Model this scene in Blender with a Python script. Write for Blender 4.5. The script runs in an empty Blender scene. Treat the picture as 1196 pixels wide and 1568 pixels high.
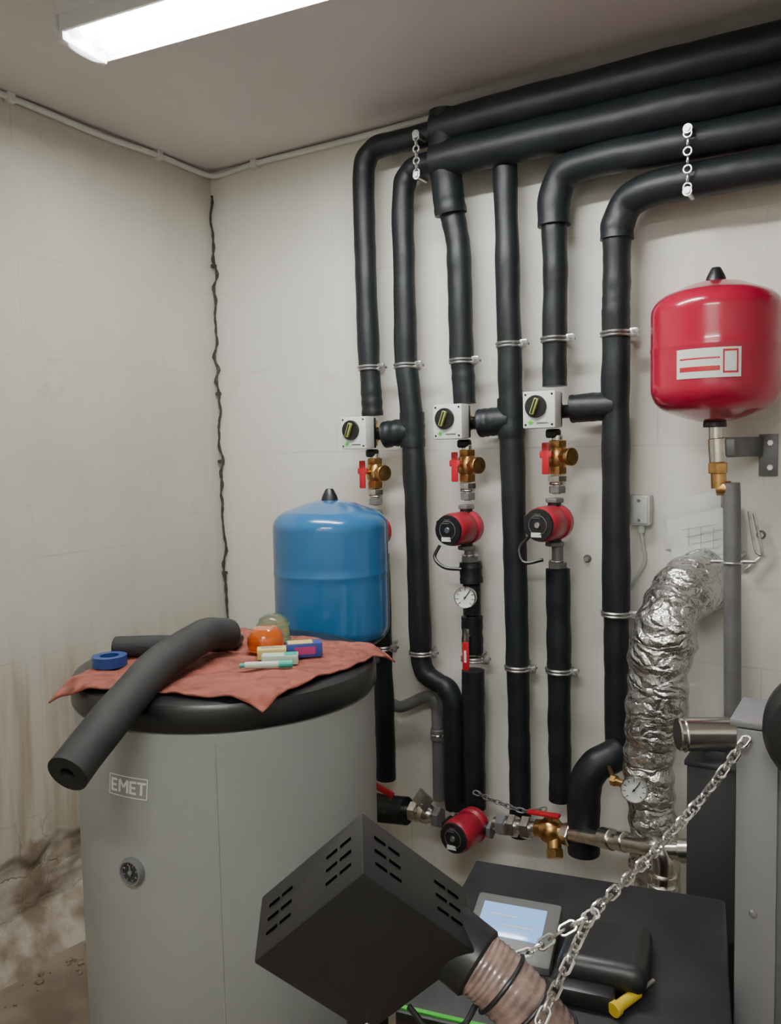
import bpy, bmesh, math, random
from mathutils import Vector, Matrix, noise, Quaternion
random.seed(7)
scene=bpy.context.scene
COL=bpy.context.collection
# ------------------------------------------------------------ materials
def mat(name,col,rough=.5,metal=0.,var=.0,vscale=8.,bump=0.,bscale=60.,coat=0.,col2=None,spec=.5,alpha=1.,trans=0.,emit=None,estr=0.):
    m=bpy.data.materials.new(name);m.use_nodes=True
    nt=m.node_tree;b=nt.nodes["Principled BSDF"]
    b.inputs["Base Color"].default_value=(*col,1);b.inputs["Roughness"].default_value=rough
    b.inputs["Metallic"].default_value=metal;b.inputs["Coat Weight"].default_value=coat
    b.inputs["Specular IOR Level"].default_value=spec
    b.inputs["Alpha"].default_value=alpha;b.inputs["Transmission Weight"].default_value=trans
    if emit: b.inputs["Emission Color"].default_value=(*emit,1);b.inputs["Emission Strength"].default_value=estr
    tc=nt.nodes.new("ShaderNodeTexCoord")
    if var>0 or col2:
        n=nt.nodes.new("ShaderNodeTexNoise");n.inputs["Scale"].default_value=vscale;n.inputs["Detail"].default_value=5
        nt.links.new(tc.outputs["Object"],n.inputs["Vector"])
        r=nt.nodes.new("ShaderNodeValToRGB")
        c2=col2 if col2 else tuple(min(1,c*(1+var)) for c in col)
        c1=col if col2 else tuple(c*(1-var) for c in col)
        r.color_ramp.elements[0].position=.35;r.color_ramp.elements[1].position=.65
        r.color_ramp.elements[0].color=(*c1,1);r.color_ramp.elements[1].color=(*c2,1)
        nt.links.new(n.outputs["Fac"],r.inputs["Fac"]);nt.links.new(r.outputs["Color"],b.inputs["Base Color"])
    if bump>0:
        n=nt.nodes.new("ShaderNodeTexNoise");n.inputs["Scale"].default_value=bscale;n.inputs["Detail"].default_value=4
        nt.links.new(tc.outputs["Object"],n.inputs["Vector"])
        bp=nt.nodes.new("ShaderNodeBump");bp.inputs["Strength"].default_value=bump;bp.inputs["Distance"].default_value=.004
        nt.links.new(n.outputs["Fac"],bp.inputs["Height"]);nt.links.new(bp.outputs["Normal"],b.inputs["Normal"])
    return m
M={}
M['foam']=mat('foam_insulation',(.0085,.0110,.0130),.46,var=.25,vscale=14,bump=.4,bscale=30,spec=.32)
M['foamcut']=mat('foam_tube_grey',(.020,.021,.021),.7,var=.15,vscale=20,bump=.25,bscale=120,spec=.35)
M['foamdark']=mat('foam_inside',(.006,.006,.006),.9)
M['steel']=mat('galvanised_steel',(.55,.55,.54),.34,1,var=.2,vscale=40)
M['nickel']=mat('nickel_fitting',(.70,.67,.61),.26,1,var=.14,vscale=40)
M['chrome']=mat('polished_steel',(.75,.74,.71),.2,1)
M['brass']=mat('brass',(.60,.35,.13),.32,1,var=.2,vscale=40)
M['redp']=mat('red_pump_paint',(.33,.010,.028),.42,var=.12,vscale=20,coat=.15)
M['redl']=mat('red_lever_vinyl',(.44,.01,.02),.4)
M['redt']=mat('red_vessel_paint',(.37,.006,.036),.2,coat=.4,var=.04,vscale=5)
M['bluet']=mat('blue_vessel_paint',(.020,.125,.30),.22,coat=.4,var=.05,vscale=5)
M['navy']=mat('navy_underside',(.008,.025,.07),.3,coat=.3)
M['black']=mat('black_plastic',(.009,.009,.010),.4)
M['blackm']=mat('black_powder_coat',(.0105,.0105,.0115),.42,bump=.08,bscale=400)
M['white']=mat('white_plastic',(.66,.67,.65),.4)
M['ebox']=mat('weathered_grey_plastic',(.46,.48,.46),.5,var=.08,vscale=12)
M['face']=mat('gauge_dial_white',(.72,.73,.71),.4)
M['tank']=mat('tank_grey_jacket',(.300,.312,.300),.5,var=.06,vscale=3,bump=.05,bscale=200)
M['rim']=mat('tank_black_lid',(.008,.008,.009),.32,bump=.06,bscale=80)
M['panel']=mat('grey_sheet_metal',(.14,.14,.145),.45,.3,var=.06,vscale=4)
M['panel2']=mat('light_grey_sheet_metal',(.26,.26,.27),.42,.4)
M['dgrey']=mat('dark_grey_box_paint',(.032,.032,.034),.5)
M['boiler']=mat('boiler_black_top',(.013,.013,.015),.5,var=.4,vscale=9,bump=.1,bscale=120,spec=.4)
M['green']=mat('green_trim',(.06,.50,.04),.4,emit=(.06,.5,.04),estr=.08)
M['yellow']=mat('yellow_handle',(.66,.46,.03),.4)
M['ygreen']=mat('yellow_green_knob',(.32,.36,.08),.4)
M['gpipe']=mat('grey_pipe_paint',(.14,.14,.14),.45,.2,var=.1,vscale=20)
M['orange']=mat('orange_lens',(.85,.17,.015),.12,coat=.6,trans=.5)
M['gcap']=mat('green_clear_plastic',(.50,.88,.60),.10,trans=.9,coat=.3)
M['blue']=mat('blue_tape',(.012,.045,.19),.4)
M['teal']=mat('teal_card',(.02,.34,.26),.45)
M['card']=mat('pale_green_card',(.46,.58,.46),.5)
M['ycard']=mat('yellow_card',(.62,.50,.18),.5)
M['bcard']=mat('blue_card',(.03,.05,.24),.5)
M['magenta']=mat('magenta_print',(.4,.03,.16),.5)
M['hose']=mat('pellet_hose_plastic',(.15,.10,.085),.25,col2=(.33,.225,.19),vscale=38,coat=.5,bump=.3,bscale=40)
M['screen']=mat('display_glass',(.04,.07,.12),.15,emit=(.26,.50,.90),estr=1.3)
M['bezel']=mat('display_bezel',(.12,.12,.12),.4)
M['conduit']=mat('white_conduit',(.60,.60,.57),.45,var=.06)
M['cable']=mat('old_cable',(.045,.036,.030),.75)
M['paper']=mat('paper_sheet',(.60,.61,.60),.35,var=.03)
M['ink']=mat('printed_ink',(.30,.31,.32),.6)
M['logo']=mat('silver_logo',(.82,.83,.82),.4)
M['housing']=mat('lamp_housing',(.60,.60,.59),.4)
def foilmat():
    m=mat('crinkled_foil',(.56,.56,.54),.25,.92,coat=.4)
    nt=m.node_tree;b=nt.nodes["Principled BSDF"];tc=nt.nodes.new("ShaderNodeTexCoord")
    b.inputs["Coat Roughness"].default_value=.10
    n=nt.nodes.new("ShaderNodeTexNoise");n.inputs["Scale"].default_value=10;n.inputs["Detail"].default_value=5
    sc=nt.nodes.new("ShaderNodeVectorMath");sc.operation='SCALE';sc.inputs[3].default_value=.12
    mx=nt.nodes.new("ShaderNodeVectorMath");mx.operation='ADD'
    mp=nt.nodes.new("ShaderNodeMapping");mp.inputs["Scale"].default_value=(1,1,2.4)
    v=nt.nodes.new("ShaderNodeTexVoronoi");v.inputs["Scale"].default_value=14;v.feature='DISTANCE_TO_EDGE'
    nt.links.new(tc.outputs["Object"],n.inputs["Vector"]);nt.links.new(n.outputs["Color"],sc.inputs[0])
    nt.links.new(tc.outputs["Object"],mx.inputs[0]);nt.links.new(sc.outputs[0],mx.inputs[1])
    nt.links.new(mx.outputs[0],mp.inputs[0]);nt.links.new(mp.outputs[0],v.inputs["Vector"])
    ad=nt.nodes.new("ShaderNodeMath");ad.operation='MULTIPLY_ADD';ad.inputs[1].default_value=1.1
    nt.links.new(v.outputs["Distance"],ad.inputs[0]);nt.links.new(n.outputs["Fac"],ad.inputs[2])
    bp=nt.nodes.new("ShaderNodeBump");bp.inputs["Strength"].default_value=.75;bp.inputs["Distance"].default_value=.020
    nt.links.new(ad.outputs[0],bp.inputs["Height"]);nt.links.new(bp.outputs["Normal"],b.inputs["Normal"]);nt.links.new(bp.outputs["Normal"],b.inputs["Coat Normal"])
    return m
M['foil']=foilmat()
def clothmat():
    m=mat('quilted_salmon_cloth',(.25,.070,.048),.85,var=.18,vscale=10)
    nt=m.node_tree;b=nt.nodes["Principled BSDF"];tc=nt.nodes.new("ShaderNodeTexCoord")
    v=nt.nodes.new("ShaderNodeTexVoronoi");v.inputs["Scale"].default_value=30;v.feature='SMOOTH_F1'
    nt.links.new(tc.outputs["Object"],v.inputs["Vector"])
    bp=nt.nodes.new("ShaderNodeBump");bp.inputs["Strength"].default_value=1.;bp.inputs["Distance"].default_value=.03;bp.invert=True
    nt.links.new(v.outputs["Distance"],bp.inputs["Height"]);nt.links.new(bp.outputs["Normal"],b.inputs["Normal"])
    return m
M['cloth']=clothmat()
def emis(name,col,s):
    m=bpy.data.materials.new(name);m.use_nodes=True;nt=m.node_tree;nt.nodes.clear()
    e=nt.nodes.new("ShaderNodeEmission");e.inputs[0].default_value=(*col,1);e.inputs[1].default_value=s
    o=nt.nodes.new("ShaderNodeOutputMaterial");nt.links.new(e.outputs[0],o.inputs[0]);return m
M['tube']=emis('fluorescent_tube',(.985,.995,.965),205)
def covermat():
    m=bpy.data.materials.new('clear_prismatic_cover');m.use_nodes=True;nt=m.node_tree;nt.nodes.clear()
    t=nt.nodes.new("ShaderNodeBsdfTransparent");d=nt.nodes.new("ShaderNodeBsdfTranslucent");d.inputs[0].default_value=(.9,.9,.88,1)
    g=nt.nodes.new("ShaderNodeBsdfDiffuse");g.inputs[0].default_value=(.8,.8,.78,1)
    a=nt.nodes.new("ShaderNodeMixShader");a.inputs[0].default_value=.4
    nt.links.new(d.outputs[0],a.inputs[1]);nt.links.new(g.outputs[0],a.inputs[2])
    x=nt.nodes.new("ShaderNodeMixShader");x.inputs[0].default_value=.25
    nt.links.new(t.outputs[0],x.inputs[1]);nt.links.new(a.outputs[0],x.inputs[2])
    o=nt.nodes.new("ShaderNodeOutputMaterial");nt.links.new(x.outputs[0],o.inputs[0]);return m
M['cover']=covermat()
def wallmat(name,base,dirt,left=False):
    m=bpy.data.materials.new(name);m.use_nodes=True;nt=m.node_tree;b=nt.nodes["Principled BSDF"];L=nt.links
    N=lambda t:nt.nodes.new(t)
    b.inputs["Roughness"].default_value=.85
    g=N("ShaderNodeNewGeometry");sp=N("ShaderNodeSeparateXYZ");L.new(g.outputs["Position"],sp.inputs[0])
    n1=N("ShaderNodeTexNoise");n1.inputs["Scale"].default_value=1.6;n1.inputs["Detail"].default_value=7;n1.inputs["Roughness"].default_value=.6
    L.new(g.outputs["Position"],n1.inputs["Vector"])
    r1=N("ShaderNodeValToRGB");r1.color_ramp.elements[0].position=.3;r1.color_ramp.elements[1].position=.7
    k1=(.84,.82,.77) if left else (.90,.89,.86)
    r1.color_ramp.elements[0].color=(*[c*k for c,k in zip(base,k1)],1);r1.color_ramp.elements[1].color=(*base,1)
    L.new(n1.outputs["Fac"],r1.inputs["Fac"])
    last=r1.outputs[0]
    cmb=N("ShaderNodeCombineXYZ");L.new(sp.outputs["Y" if left else "X"],cmb.inputs[0]);L.new(sp.outputs["Z"],cmb.inputs[1])
    br=N("ShaderNodeTexBrick");br.inputs["Scale"].default_value=1;br.inputs["Brick Width"].default_value=.60;br.inputs["Row Height"].default_value=.33
    br.inputs["Mortar Size"].default_value=.004;br.inputs["Mortar Smooth"].default_value=.6;L.new(cmb.outputs[0],br.inputs["Vector"])
    jm=N("ShaderNodeMapRange");jm.inputs[1].default_value=.45;jm.inputs[2].default_value=.65;jm.inputs[4].default_value=.45;L.new(n1.outputs["Fac"],jm.inputs[0])
    jj=N("ShaderNodeMath");jj.operation='MULTIPLY';L.new(br.outputs["Fac"],jj.inputs[0]);L.new(jm.outputs[0],jj.inputs[1])
    mj=N("ShaderNodeMixRGB");mj.inputs[2].default_value=(*[c*.6 for c in base],1);L.new(jj.outputs[0],mj.inputs[0]);L.new(last,mj.inputs[1]);last=mj.outputs[0]
    n5=N("ShaderNodeTexNoise");n5.inputs["Scale"].default_value=4.5;n5.inputs["Detail"].default_value=10;n5.inputs["Roughness"].default_value=.75;L.new(g.outputs["Position"],n5.inputs["Vector"])
    r5=N("ShaderNodeValToRGB");r5.color_ramp.elements[0].position=.58;r5.color_ramp.elements[1].position=.72;r5.color_ramp.elements[0].color=(0,0,0,1);r5.color_ramp.elements[1].color=(.45,.45,.45,1);L.new(n5.outputs["Fac"],r5.inputs["Fac"])
    m5=N("ShaderNodeMixRGB");m5.inputs[2].default_value=(*dirt,1);L.new(r5.outputs[0],m5.inputs[0]);L.new(last,m5.inputs[1]);last=m5.outputs[0]
    mp=N("ShaderNodeMapping");mp.inputs["Scale"].default_value=(9,9,.7);L.new(g.outputs["Position"],mp.inputs[0])
    n2=N("ShaderNodeTexNoise");n2.inputs["Scale"].default_value=1.5;n2.inputs["Detail"].default_value=5;L.new(mp.outputs[0],n2.inputs["Vector"])
    r2=N("ShaderNodeValToRGB");r2.color_ramp.elements[0].position=.42;r2.color_ramp.elements[1].position=.62
    r2.color_ramp.elements[0].color=(.25,.25,.25,1);r2.color_ramp.elements[1].color=(1,1,1,1);L.new(n2.outputs["Fac"],r2.inputs["Fac"])
    zf=N("ShaderNodeMapRange");zf.interpolation_type='SMOOTHSTEP';zf.inputs[1].default_value=1.12 if left else .5;zf.inputs[2].default_value=.80 if left else .1
    zf.inputs[3].default_value=.04;zf.inputs[4].default_value=.85 if left else .2
    zn=N("ShaderNodeMath");zn.operation='MULTIPLY_ADD';zn.inputs[1].default_value=-.35;L.new(n1.outputs["Fac"],zn.inputs[0]);zs=N("ShaderNodeMath");zs.operation='ADD';zs.inputs[1].default_value=.175
    L.new(sp.outputs["Z"],zn.inputs[2]);L.new(zn.outputs[0],zs.inputs[0]);L.new(zs.outputs[0],zf.inputs[0])
    mm=N("ShaderNodeMath");mm.operation='MULTIPLY';L.new(r2.outputs["Color"],mm.inputs[0]);L.new(zf.outputs[0],mm.inputs[1])
    mx=N("ShaderNodeMixRGB");mx.inputs[2].default_value=(*dirt,1);L.new(mm.outputs[0],mx.inputs[0]);L.new(last,mx.inputs[1]);last=mx.outputs[0]
    n3=N("ShaderNodeTexNoise");n3.inputs["Scale"].default_value=5;n3.inputs["Detail"].default_value=6;L.new(g.outputs["Position"],n3.inputs["Vector"])
    vs=N("ShaderNodeVectorMath");vs.operation='SCALE';vs.inputs[3].default_value=.25;L.new(n3.outputs["Color"],vs.inputs[0])
    va=N("ShaderNodeVectorMath");va.operation='ADD';L.new(g.outputs["Position"],va.inputs[0]);L.new(vs.outputs[0],va.inputs[1])
    vo=N("ShaderNodeTexVoronoi");vo.feature='DISTANCE_TO_EDGE';vo.inputs["Scale"].default_value=7;L.new(va.outputs[0],vo.inputs["Vector"])
    vr=N("ShaderNodeMapRange");vr.inputs[1].default_value=.03;vr.inputs[2].default_value=.0;L.new(vo.outputs["Distance"],vr.inputs[0])
    cz=N("ShaderNodeMapRange");cz.inputs[1].default_value=.48 if left else .12;cz.inputs[2].default_value=.36 if left else .02;cz.inputs[4].default_value=.65 if left else .2;L.new(sp.outputs["Z"],cz.inputs[0])
    cm=N("ShaderNodeMath");cm.operation='MULTIPLY';L.new(vr.outputs[0],cm.inputs[0]);L.new(cz.outputs[0],cm.inputs[1])
    mc=N("ShaderNodeMixRGB");mc.inputs[2].default_value=(.13,.095,.07,1);L.new(cm.outputs[0],mc.inputs[0]);L.new(last,mc.inputs[1]);last=mc.outputs[0]
    a=N("ShaderNodeMath");a.operation='MULTIPLY_ADD';a.inputs[1].default_value=-.75 if left else -.2;L.new(n3.outputs["Fac"],a.inputs[0]);L.new(sp.outputs["Z"],a.inputs[2])
    zr=N("ShaderNodeMapRange");zr.inputs[1].default_value=.0;zr.inputs[2].default_value=-.05;L.new(a.outputs[0],zr.inputs[0])
    n6=N("ShaderNodeTexNoise");n6.inputs["Scale"].default_value=9;n6.inputs["Detail"].default_value=7;L.new(g.outputs["Position"],n6.inputs["Vector"])
    r3=N("ShaderNodeValToRGB");r3.color_ramp.elements[0].position=.38;r3.color_ramp.elements[1].position=.60
    r3.color_ramp.elements[0].color=(.20,.155,.11,1);r3.color_ramp.elements[1].color=(.44,.39,.32,1);L.new(n6.outputs["Fac"],r3.inputs["Fac"])
    mx2=N("ShaderNodeMixRGB");L.new(zr.outputs[0],mx2.inputs[0]);L.new(last,mx2.inputs[1]);L.new(r3.outputs[0],mx2.inputs[2])
    L.new(mx2.outputs[0],b.inputs["Base Color"])
    n4=N("ShaderNodeTexNoise");n4.inputs["Scale"].default_value=22;n4.inputs["Detail"].default_value=6;L.new(g.outputs["Position"],n4.inputs["Vector"])
    hs=N("ShaderNodeMath");hs.operation='MULTIPLY_ADD';hs.inputs[1].default_value=-2.5;L.new(cm.outputs[0],hs.inputs[0]);L.new(n4.outputs["Fac"],hs.inputs[2])
    bp=N("ShaderNodeBump");bp.inputs["Strength"].default_value=.28;bp.inputs["Distance"].default_value=.006
    L.new(hs.outputs[0],bp.inputs["Height"]);L.new(bp.outputs["Normal"],b.inputs["Normal"])
    return m
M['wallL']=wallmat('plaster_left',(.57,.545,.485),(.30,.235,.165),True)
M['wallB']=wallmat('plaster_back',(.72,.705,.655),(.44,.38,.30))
M['ceil']=mat('ceiling_paint',(.60,.55,.54),.8,var=.04,vscale=2,bump=.06,bscale=60)
M['floor']=mat('concrete_floor',(.15,.12,.085),.85,col2=(.26,.215,.16),vscale=5,bump=.5,bscale=25)
# ------------------------------------------------------------ mesh helpers
def obj(name,bm,m,smooth=True,loc=None):
    me=bpy.data.meshes.new(name)
    bmesh.ops.recalc_face_normals(bm,faces=bm.faces)
    bm.to_mesh(me);bm.free()
    for mm in (m if isinstance(m,(list,tuple)) else [m]): me.materials.append(M[mm] if isinstance(mm,str) else mm)
    if smooth:
        for p in me.polygons:p.use_smooth=True
        try: me.set_sharp_from_angle(angle=math.radians(38))
        except Exception: pass
    o=bpy.data.objects.new(name,me);COL.objects.link(o);return o
def group(name,parts):
    lo=Vector((1e9,)*3);hi=Vector((-1e9,)*3)
    for o in parts:
        for v in o.data.vertices:
            for i in range(3): lo[i]=min(lo[i],v.co[i]);hi[i]=max(hi[i],v.co[i])
    c=(lo+hi)/2
    if len(parts)==1:
        o=parts[0];o.data.transform(Matrix.Translation(-c));o.location=c;o.name=name;return o
    e=bpy.data.objects.new(name,None);COL.objects.link(e);e.location=c;e.empty_display_size=.05
    for o in parts:
        vs=[v.co for v in o.data.vertices]
        cc=sum(vs,Vector())/len(vs)
        o.data.transform(Matrix.Translation(-cc));o.location=cc-c;o.parent=e
    return e
def cr(pts,n=8):
    P=[Vector(p) for p in pts];out=[]
    if len(P)==2:
        return [P[0].lerp(P[1],i/n) for i in range(n+1)]
    for i in range(len(P)-1):
        p0=P[i-1] if i>0 else P[0]*2-P[1];p1=P[i];p2=P[i+1];p3=P[i+2] if i+2<len(P) else P[-1]*2-P[-2]
        d=(p2-p1).length
        m1=(p2-p0)/max(1e-6,(p2-p1).length+(p1-p0).length)*d;m2=(p3-p1)/max(1e-6,(p3-p2).length+(p2-p1).length)*d
        for k in range(n):
            t=k/n;t2=t*t;t3=t2*t
            out.append(p1*(2*t3-3*t2+1)+m1*(t3-2*t2+t)+p2*(-2*t3+3*t2)+m2*(t3-t2))
    out.append(P[-1]);return out
def sweep(name,pts,r,m,n=8,seg=20,smoothpath=True,rfun=None,caps=True,wob=0.,wscale=14.):
    P=cr(pts,n) if smoothpath else [Vector(p) for p in pts]
    bm=bmesh.new();N=len(P);rings=[]
    T=[(P[min(i+1,N-1)]-P[max(i-1,0)]).normalized() for i in range(N)]
    u=T[0].orthogonal().normalized()
    for i in range(N):
        if i>0:
            q=T[i-1].rotation_difference(T[i]);u=q@u
        u=(u-T[i]*u.dot(T[i])).normalized();v=T[i].cross(u)
        t=i/(N-1)
        rr=rfun(t) if rfun else (r if not isinstance(r,(list,tuple)) else r[0]+(r[1]-r[0])*t)
        ring=[]
        for k in range(seg):
            a=2*math.pi*k/seg;dr=u*math.cos(a)+v*math.sin(a)
            p=P[i]+dr*rr
            if wob: p+=dr*(noise.noise(p*wscale)*wob)
            ring.append(bm.verts.new(p))
        rings.append(ring)
    for i in range(N-1):
        for k in range(seg):
            bm.faces.new((rings[i][k],rings[i][(k+1)%seg],rings[i+1][(k+1)%seg],rings[i+1][k]))
    if caps: bm.faces.new(rings[0]);bm.faces.new(rings[-1])
    return obj(name,bm,m)
def lathe(name,prof,org,m,axis=(0,0,1),seg=40,mats=None):
    ax=Vector(axis).normalized();q=Vector((0,0,1)).rotation_difference(ax);org=Vector(org)
    bm=bmesh.new();rings=[]
    for (r,h) in prof:
        if r<=1e-6: rings.append([bm.verts.new(org+q@Vector((0,0,h)))])
        else: rings.append([bm.verts.new(org+q@Vector((r*math.cos(2*math.pi*k/seg),r*math.sin(2*math.pi*k/seg),h))) for k in range(seg)])
    for i in range(len(rings)-1):
        A,B=rings[i],rings[i+1]
        for k in range(seg):
            k2=(k+1)%seg
            if len(A)==1 and len(B)==1: continue
            if len(A)==1:f=bm.faces.new((A[0],B[k],B[k2]))
            elif len(B)==1:f=bm.faces.new((A[k],A[k2],B[0]))
            else:f=bm.faces.new((A[k],A[k2],B[k2],B[k]))
            if mats:f.material_index=mats(i)
    return obj(name,bm,m)
def cyl(name,a,b,r,m,seg=28,bev=.0):
    a=Vector(a);b=Vector(b);h=(b-a).length;bv=bev or min(r*.08,h*.1)
    return lathe(name,[(0,0),(r-bv,0),(r,bv),(r,h-bv),(r-bv,h),(0,h)],a,m,axis=(b-a),seg=seg)
def hexn(name,a,b,r,m):
    h=(Vector(b)-Vector(a)).length;c=r*.08
    return lathe(name,[(0,0),(r-c,0),(r,c),(r,h-c),(r-c,h),(0,h)],a,m,axis=Vector(b)-Vector(a),seg=6)
def box(name,c,s,m,rot=None,bev=.003,segs=2):
    bm=bmesh.new();bmesh.ops.create_cube(bm,size=1)
    bmesh.ops.scale(bm,vec=s,verts=bm.verts)
    if bev: bmesh.ops.bevel(bm,geom=bm.edges[:],offset=bev,segments=segs,profile=.5,affect='EDGES')
    if rot is not None:
        R=rot if isinstance(rot,Matrix) else Matrix.Rotation(rot,3,'Z')
        bmesh.ops.rotate(bm,matrix=R,verts=bm.verts,cent=(0,0,0))
    bmesh.ops.translate(bm,vec=c,verts=bm.verts)
    return obj(name,bm,m)
def torus(name,c,R,r,m,axis=(0,0,1),seg=32,rs=8):
    ax=Vector(axis).normalized();q=Vector((0,0,1)).rotation_difference(ax)
    bm=bmesh.new();rings=[]
    for i in range(seg):
        a=2*math.pi*i/seg;rg=[]
        for k in range(rs):
            b=2*math.pi*k/rs;v=Vector(((R+r*math.cos(b))*math.cos(a),(R+r*math.cos(b))*math.sin(a),r*math.sin(b)))
            rg.append(bm.verts.new(Vector(c)+q@v))
        rings.append(rg)
    for i in range(seg):
        for k in range(rs): bm.faces.new((rings[i][k],rings[(i+1)%seg][k],rings[(i+1)%seg][(k+1)%rs],rings[i][(k+1)%rs]))
    return obj(name,bm,m)
# ------------------------------------------------------------ room
RX,RY,H=3.5,-3.7,2.8
def slab(name,lo,hi,m):
    c=[(lo[i]+hi[i])/2 for i in range(3)];s=[hi[i]-lo[i] for i in range(3)]
    return group(name,[box(name,c,s,m,bev=0)])
slab('floor',(-.1,RY-.1,-.1),(RX+.1,.1,0),'floor')
slab('ceiling',(-.1,RY-.1,H),(RX+.1,.1,H+.1),'ceil')
slab('wall_back',(-.1,0,0),(RX+.1,.1,H),'wallB')
slab('wall_right',(RX,RY,0),(RX+.1,0,H),'wallB')
slab('wall_front',(-.1,RY-.1,0),(RX+.1,RY,H),'wallB')
bm=bmesh.new();NY,NZ=200,180
def zz(j):
    t=j/NZ; return t if t<.6 else .6+(H-.6)*((t-.6)/.4)
g=[]
for i in range(NY+1):
    row=[]
    for j in range(NZ+1):
        y=RY*(i/NY)**1.3;z=zz(j)
        n=noise.fractal(Vector((0,y*3.2,z*3.2)),1,2,5)
        edge=.36+.14*noise.noise(Vector((3,y*2.5,0)))+.05*noise.noise(Vector((3,y*11,0)))
        k=max(0,min(1,(edge-z)/.03))
        n2=noise.fractal(Vector((5,y*9,z*9)),1,2,4)
        x=.001*n - k*(.016+.026*n+.010*n2) + max(0,.14-z)*.7*k
        row.append(bm.verts.new((x,y,z)))
    g.append(row)
for i in range(NY):
    for j in range(NZ): bm.faces.new((g[i][j],g[i+1][j],g[i+1][j+1],g[i][j+1]))
bk=[bm.verts.new((-.12,y,z)) for y,z in ((0,0),(RY,0),(RY,H),(0,H))];bm.faces.new(bk)
group('wall_left',[obj('wall_left',bm,'wallL')])
bm=bmesh.new()
for i in range(90):
    y=-.1-random.random()*1.5;r=random.uniform(.003,.011)
    mtx=Matrix.Translation((abs(random.gauss(.03,.05))+.115,y,r*.4))@Matrix.Diagonal((1,random.uniform(.6,1.4),.6,1))
    res=bmesh.ops.create_icosphere(bm,subdivisions=1,radius=r,matrix=mtx)
    for v in res['verts']: v.co+=Vector((1,1,1))*noise.noise(v.co*90)*r*.5
group('plaster_rubble',[obj('plaster_rubble',bm,'floor',smooth=False)])
pts=[(.014,RY+.02,2.785),(.014,-1.6,2.780),(.014,-.9,2.786),(.014,-.55,2.777),(.014,-.29,2.784),(.016,-.05,2.778),(.05,-.016,2.776),(.25,-.014,2.785),(.7,-.014,2.782),(1.37,-.014,2.787),(2.1,-.014,2.784),(RX-.01,-.014,2.784)]
P=[sweep('conduit_run',pts,.011,'conduit',seg=12)]
for (x,y) in ((.012,-.909),(.012,-.293),(.249,-.012),(1.368,-.012),(.012,-1.6),(2.0,-.012)):
    P.append(box('clip',(x,y,2.785),(.03,.03,.034),'conduit',bev=.004))
group('cable_conduit',P)
pts=[];z=2.70
while z>.35:
    pts.append((.019+.018*noise.noise(Vector((z*9,0,0)))+.006*(2.7-z)/2,-.018-.014*abs(noise.noise(Vector((0,z*11,4)))),z));z-=.026
c=[sweep('cable_strand',pts,.0042,'cable',n=2,seg=8,wob=.003,wscale=60),
   sweep('cable_strand_b',[(p[0]+.007*math.sin(k*1.7),p[1]-.005*math.cos(k*1.3),p[2]) for k,p in enumerate(pts)],.0034,'cable',n=2,seg=8,wob=.002,wscale=70)]
for zc in (2.42,1.90,1.62,1.15): c.append(box('cable_tie',(.018,-.018,zc),(.018,.020,.014),'cable',bev=.003))
group('corner_cable',c)
# ------------------------------------------------------------ lamps
def lamp(start,dirv,L,w=.16):
    d=Vector(dirv).normalized();ang=math.atan2(d.y,d.x);R=Matrix.Rotation(ang,3,'Z')
    c=Vector(start)+d*L/2
    p=[]
    p.append(box('housing',(c.x,c.y,2.775),(L,w,.05),'housing',rot=R,bev=.008))
    perp=Vector((-d.y,d.x,0))
    for s in (-1,1):
        q=c+perp*s*(w/2-.006);p.append(box('side_rail_%d'%(s+2),(q.x,q.y,2.736),(L,.012,.042),'housing',rot=R,bev=.003))
    for s in (-1,1):
        q=c+d*s*(L/2-.015);p.append(box('end_cap_%d'%(s+2),(q.x,q.y,2.728),(.03,w,.072),'housing',rot=R,bev=.010))
    for s in (-1,1):
        a=Vector((start[0],start[1],2.726))+d*.045+perp*s*.036;b=a+d*(L-.09)
        p.append(cyl('tube_%d'%(s+2),a,b,.013,'tube',seg=14))
        for e in (a,b):
            k=1 if e is a else -1
            p.append(cyl('tube_cap',e-d*.02*k,e+d*.012*k,.0145,'steel',seg=14))
    bm=bmesh.new();rings=[]
    S=14
    for t,sc in ((0.0,.55),(.012,.9),(.03,1),(L-.03,1),(L-.012,.9),(L,.55)):
        rg=[]
        for k in range(S+1):
            a=math.pi*k/S
            co=math.cos(a);si=math.sin(a)
            x=(abs(co)**.6)*(1 if co>0 else -1)*(w/2-.004);zd=(si**.6)*.062*sc
            v=Vector(start)+d*t+perp*x;rg.append(bm.verts.new((v.x,v.y,2.745-zd)))
        rings.append(rg)
    for i in range(len(rings)-1):
        for k in range(S): bm.faces.new((rings[i][k],rings[i][k+1],rings[i+1][k+1],rings[i+1][k]))
    bm.faces.new(rings[0]);bm.faces.new(rings[-1])
    p.append(obj('cover',bm,'cover'))
    return group('fluorescent_ceiling_lamp',p)
lamp((.585,-1.10,0),(.99,.125,0),1.28)
lamp((1.6,-3.1,0),(1,0,0),1.28)  # unseen second fixture, added behind the camera as fill light
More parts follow.
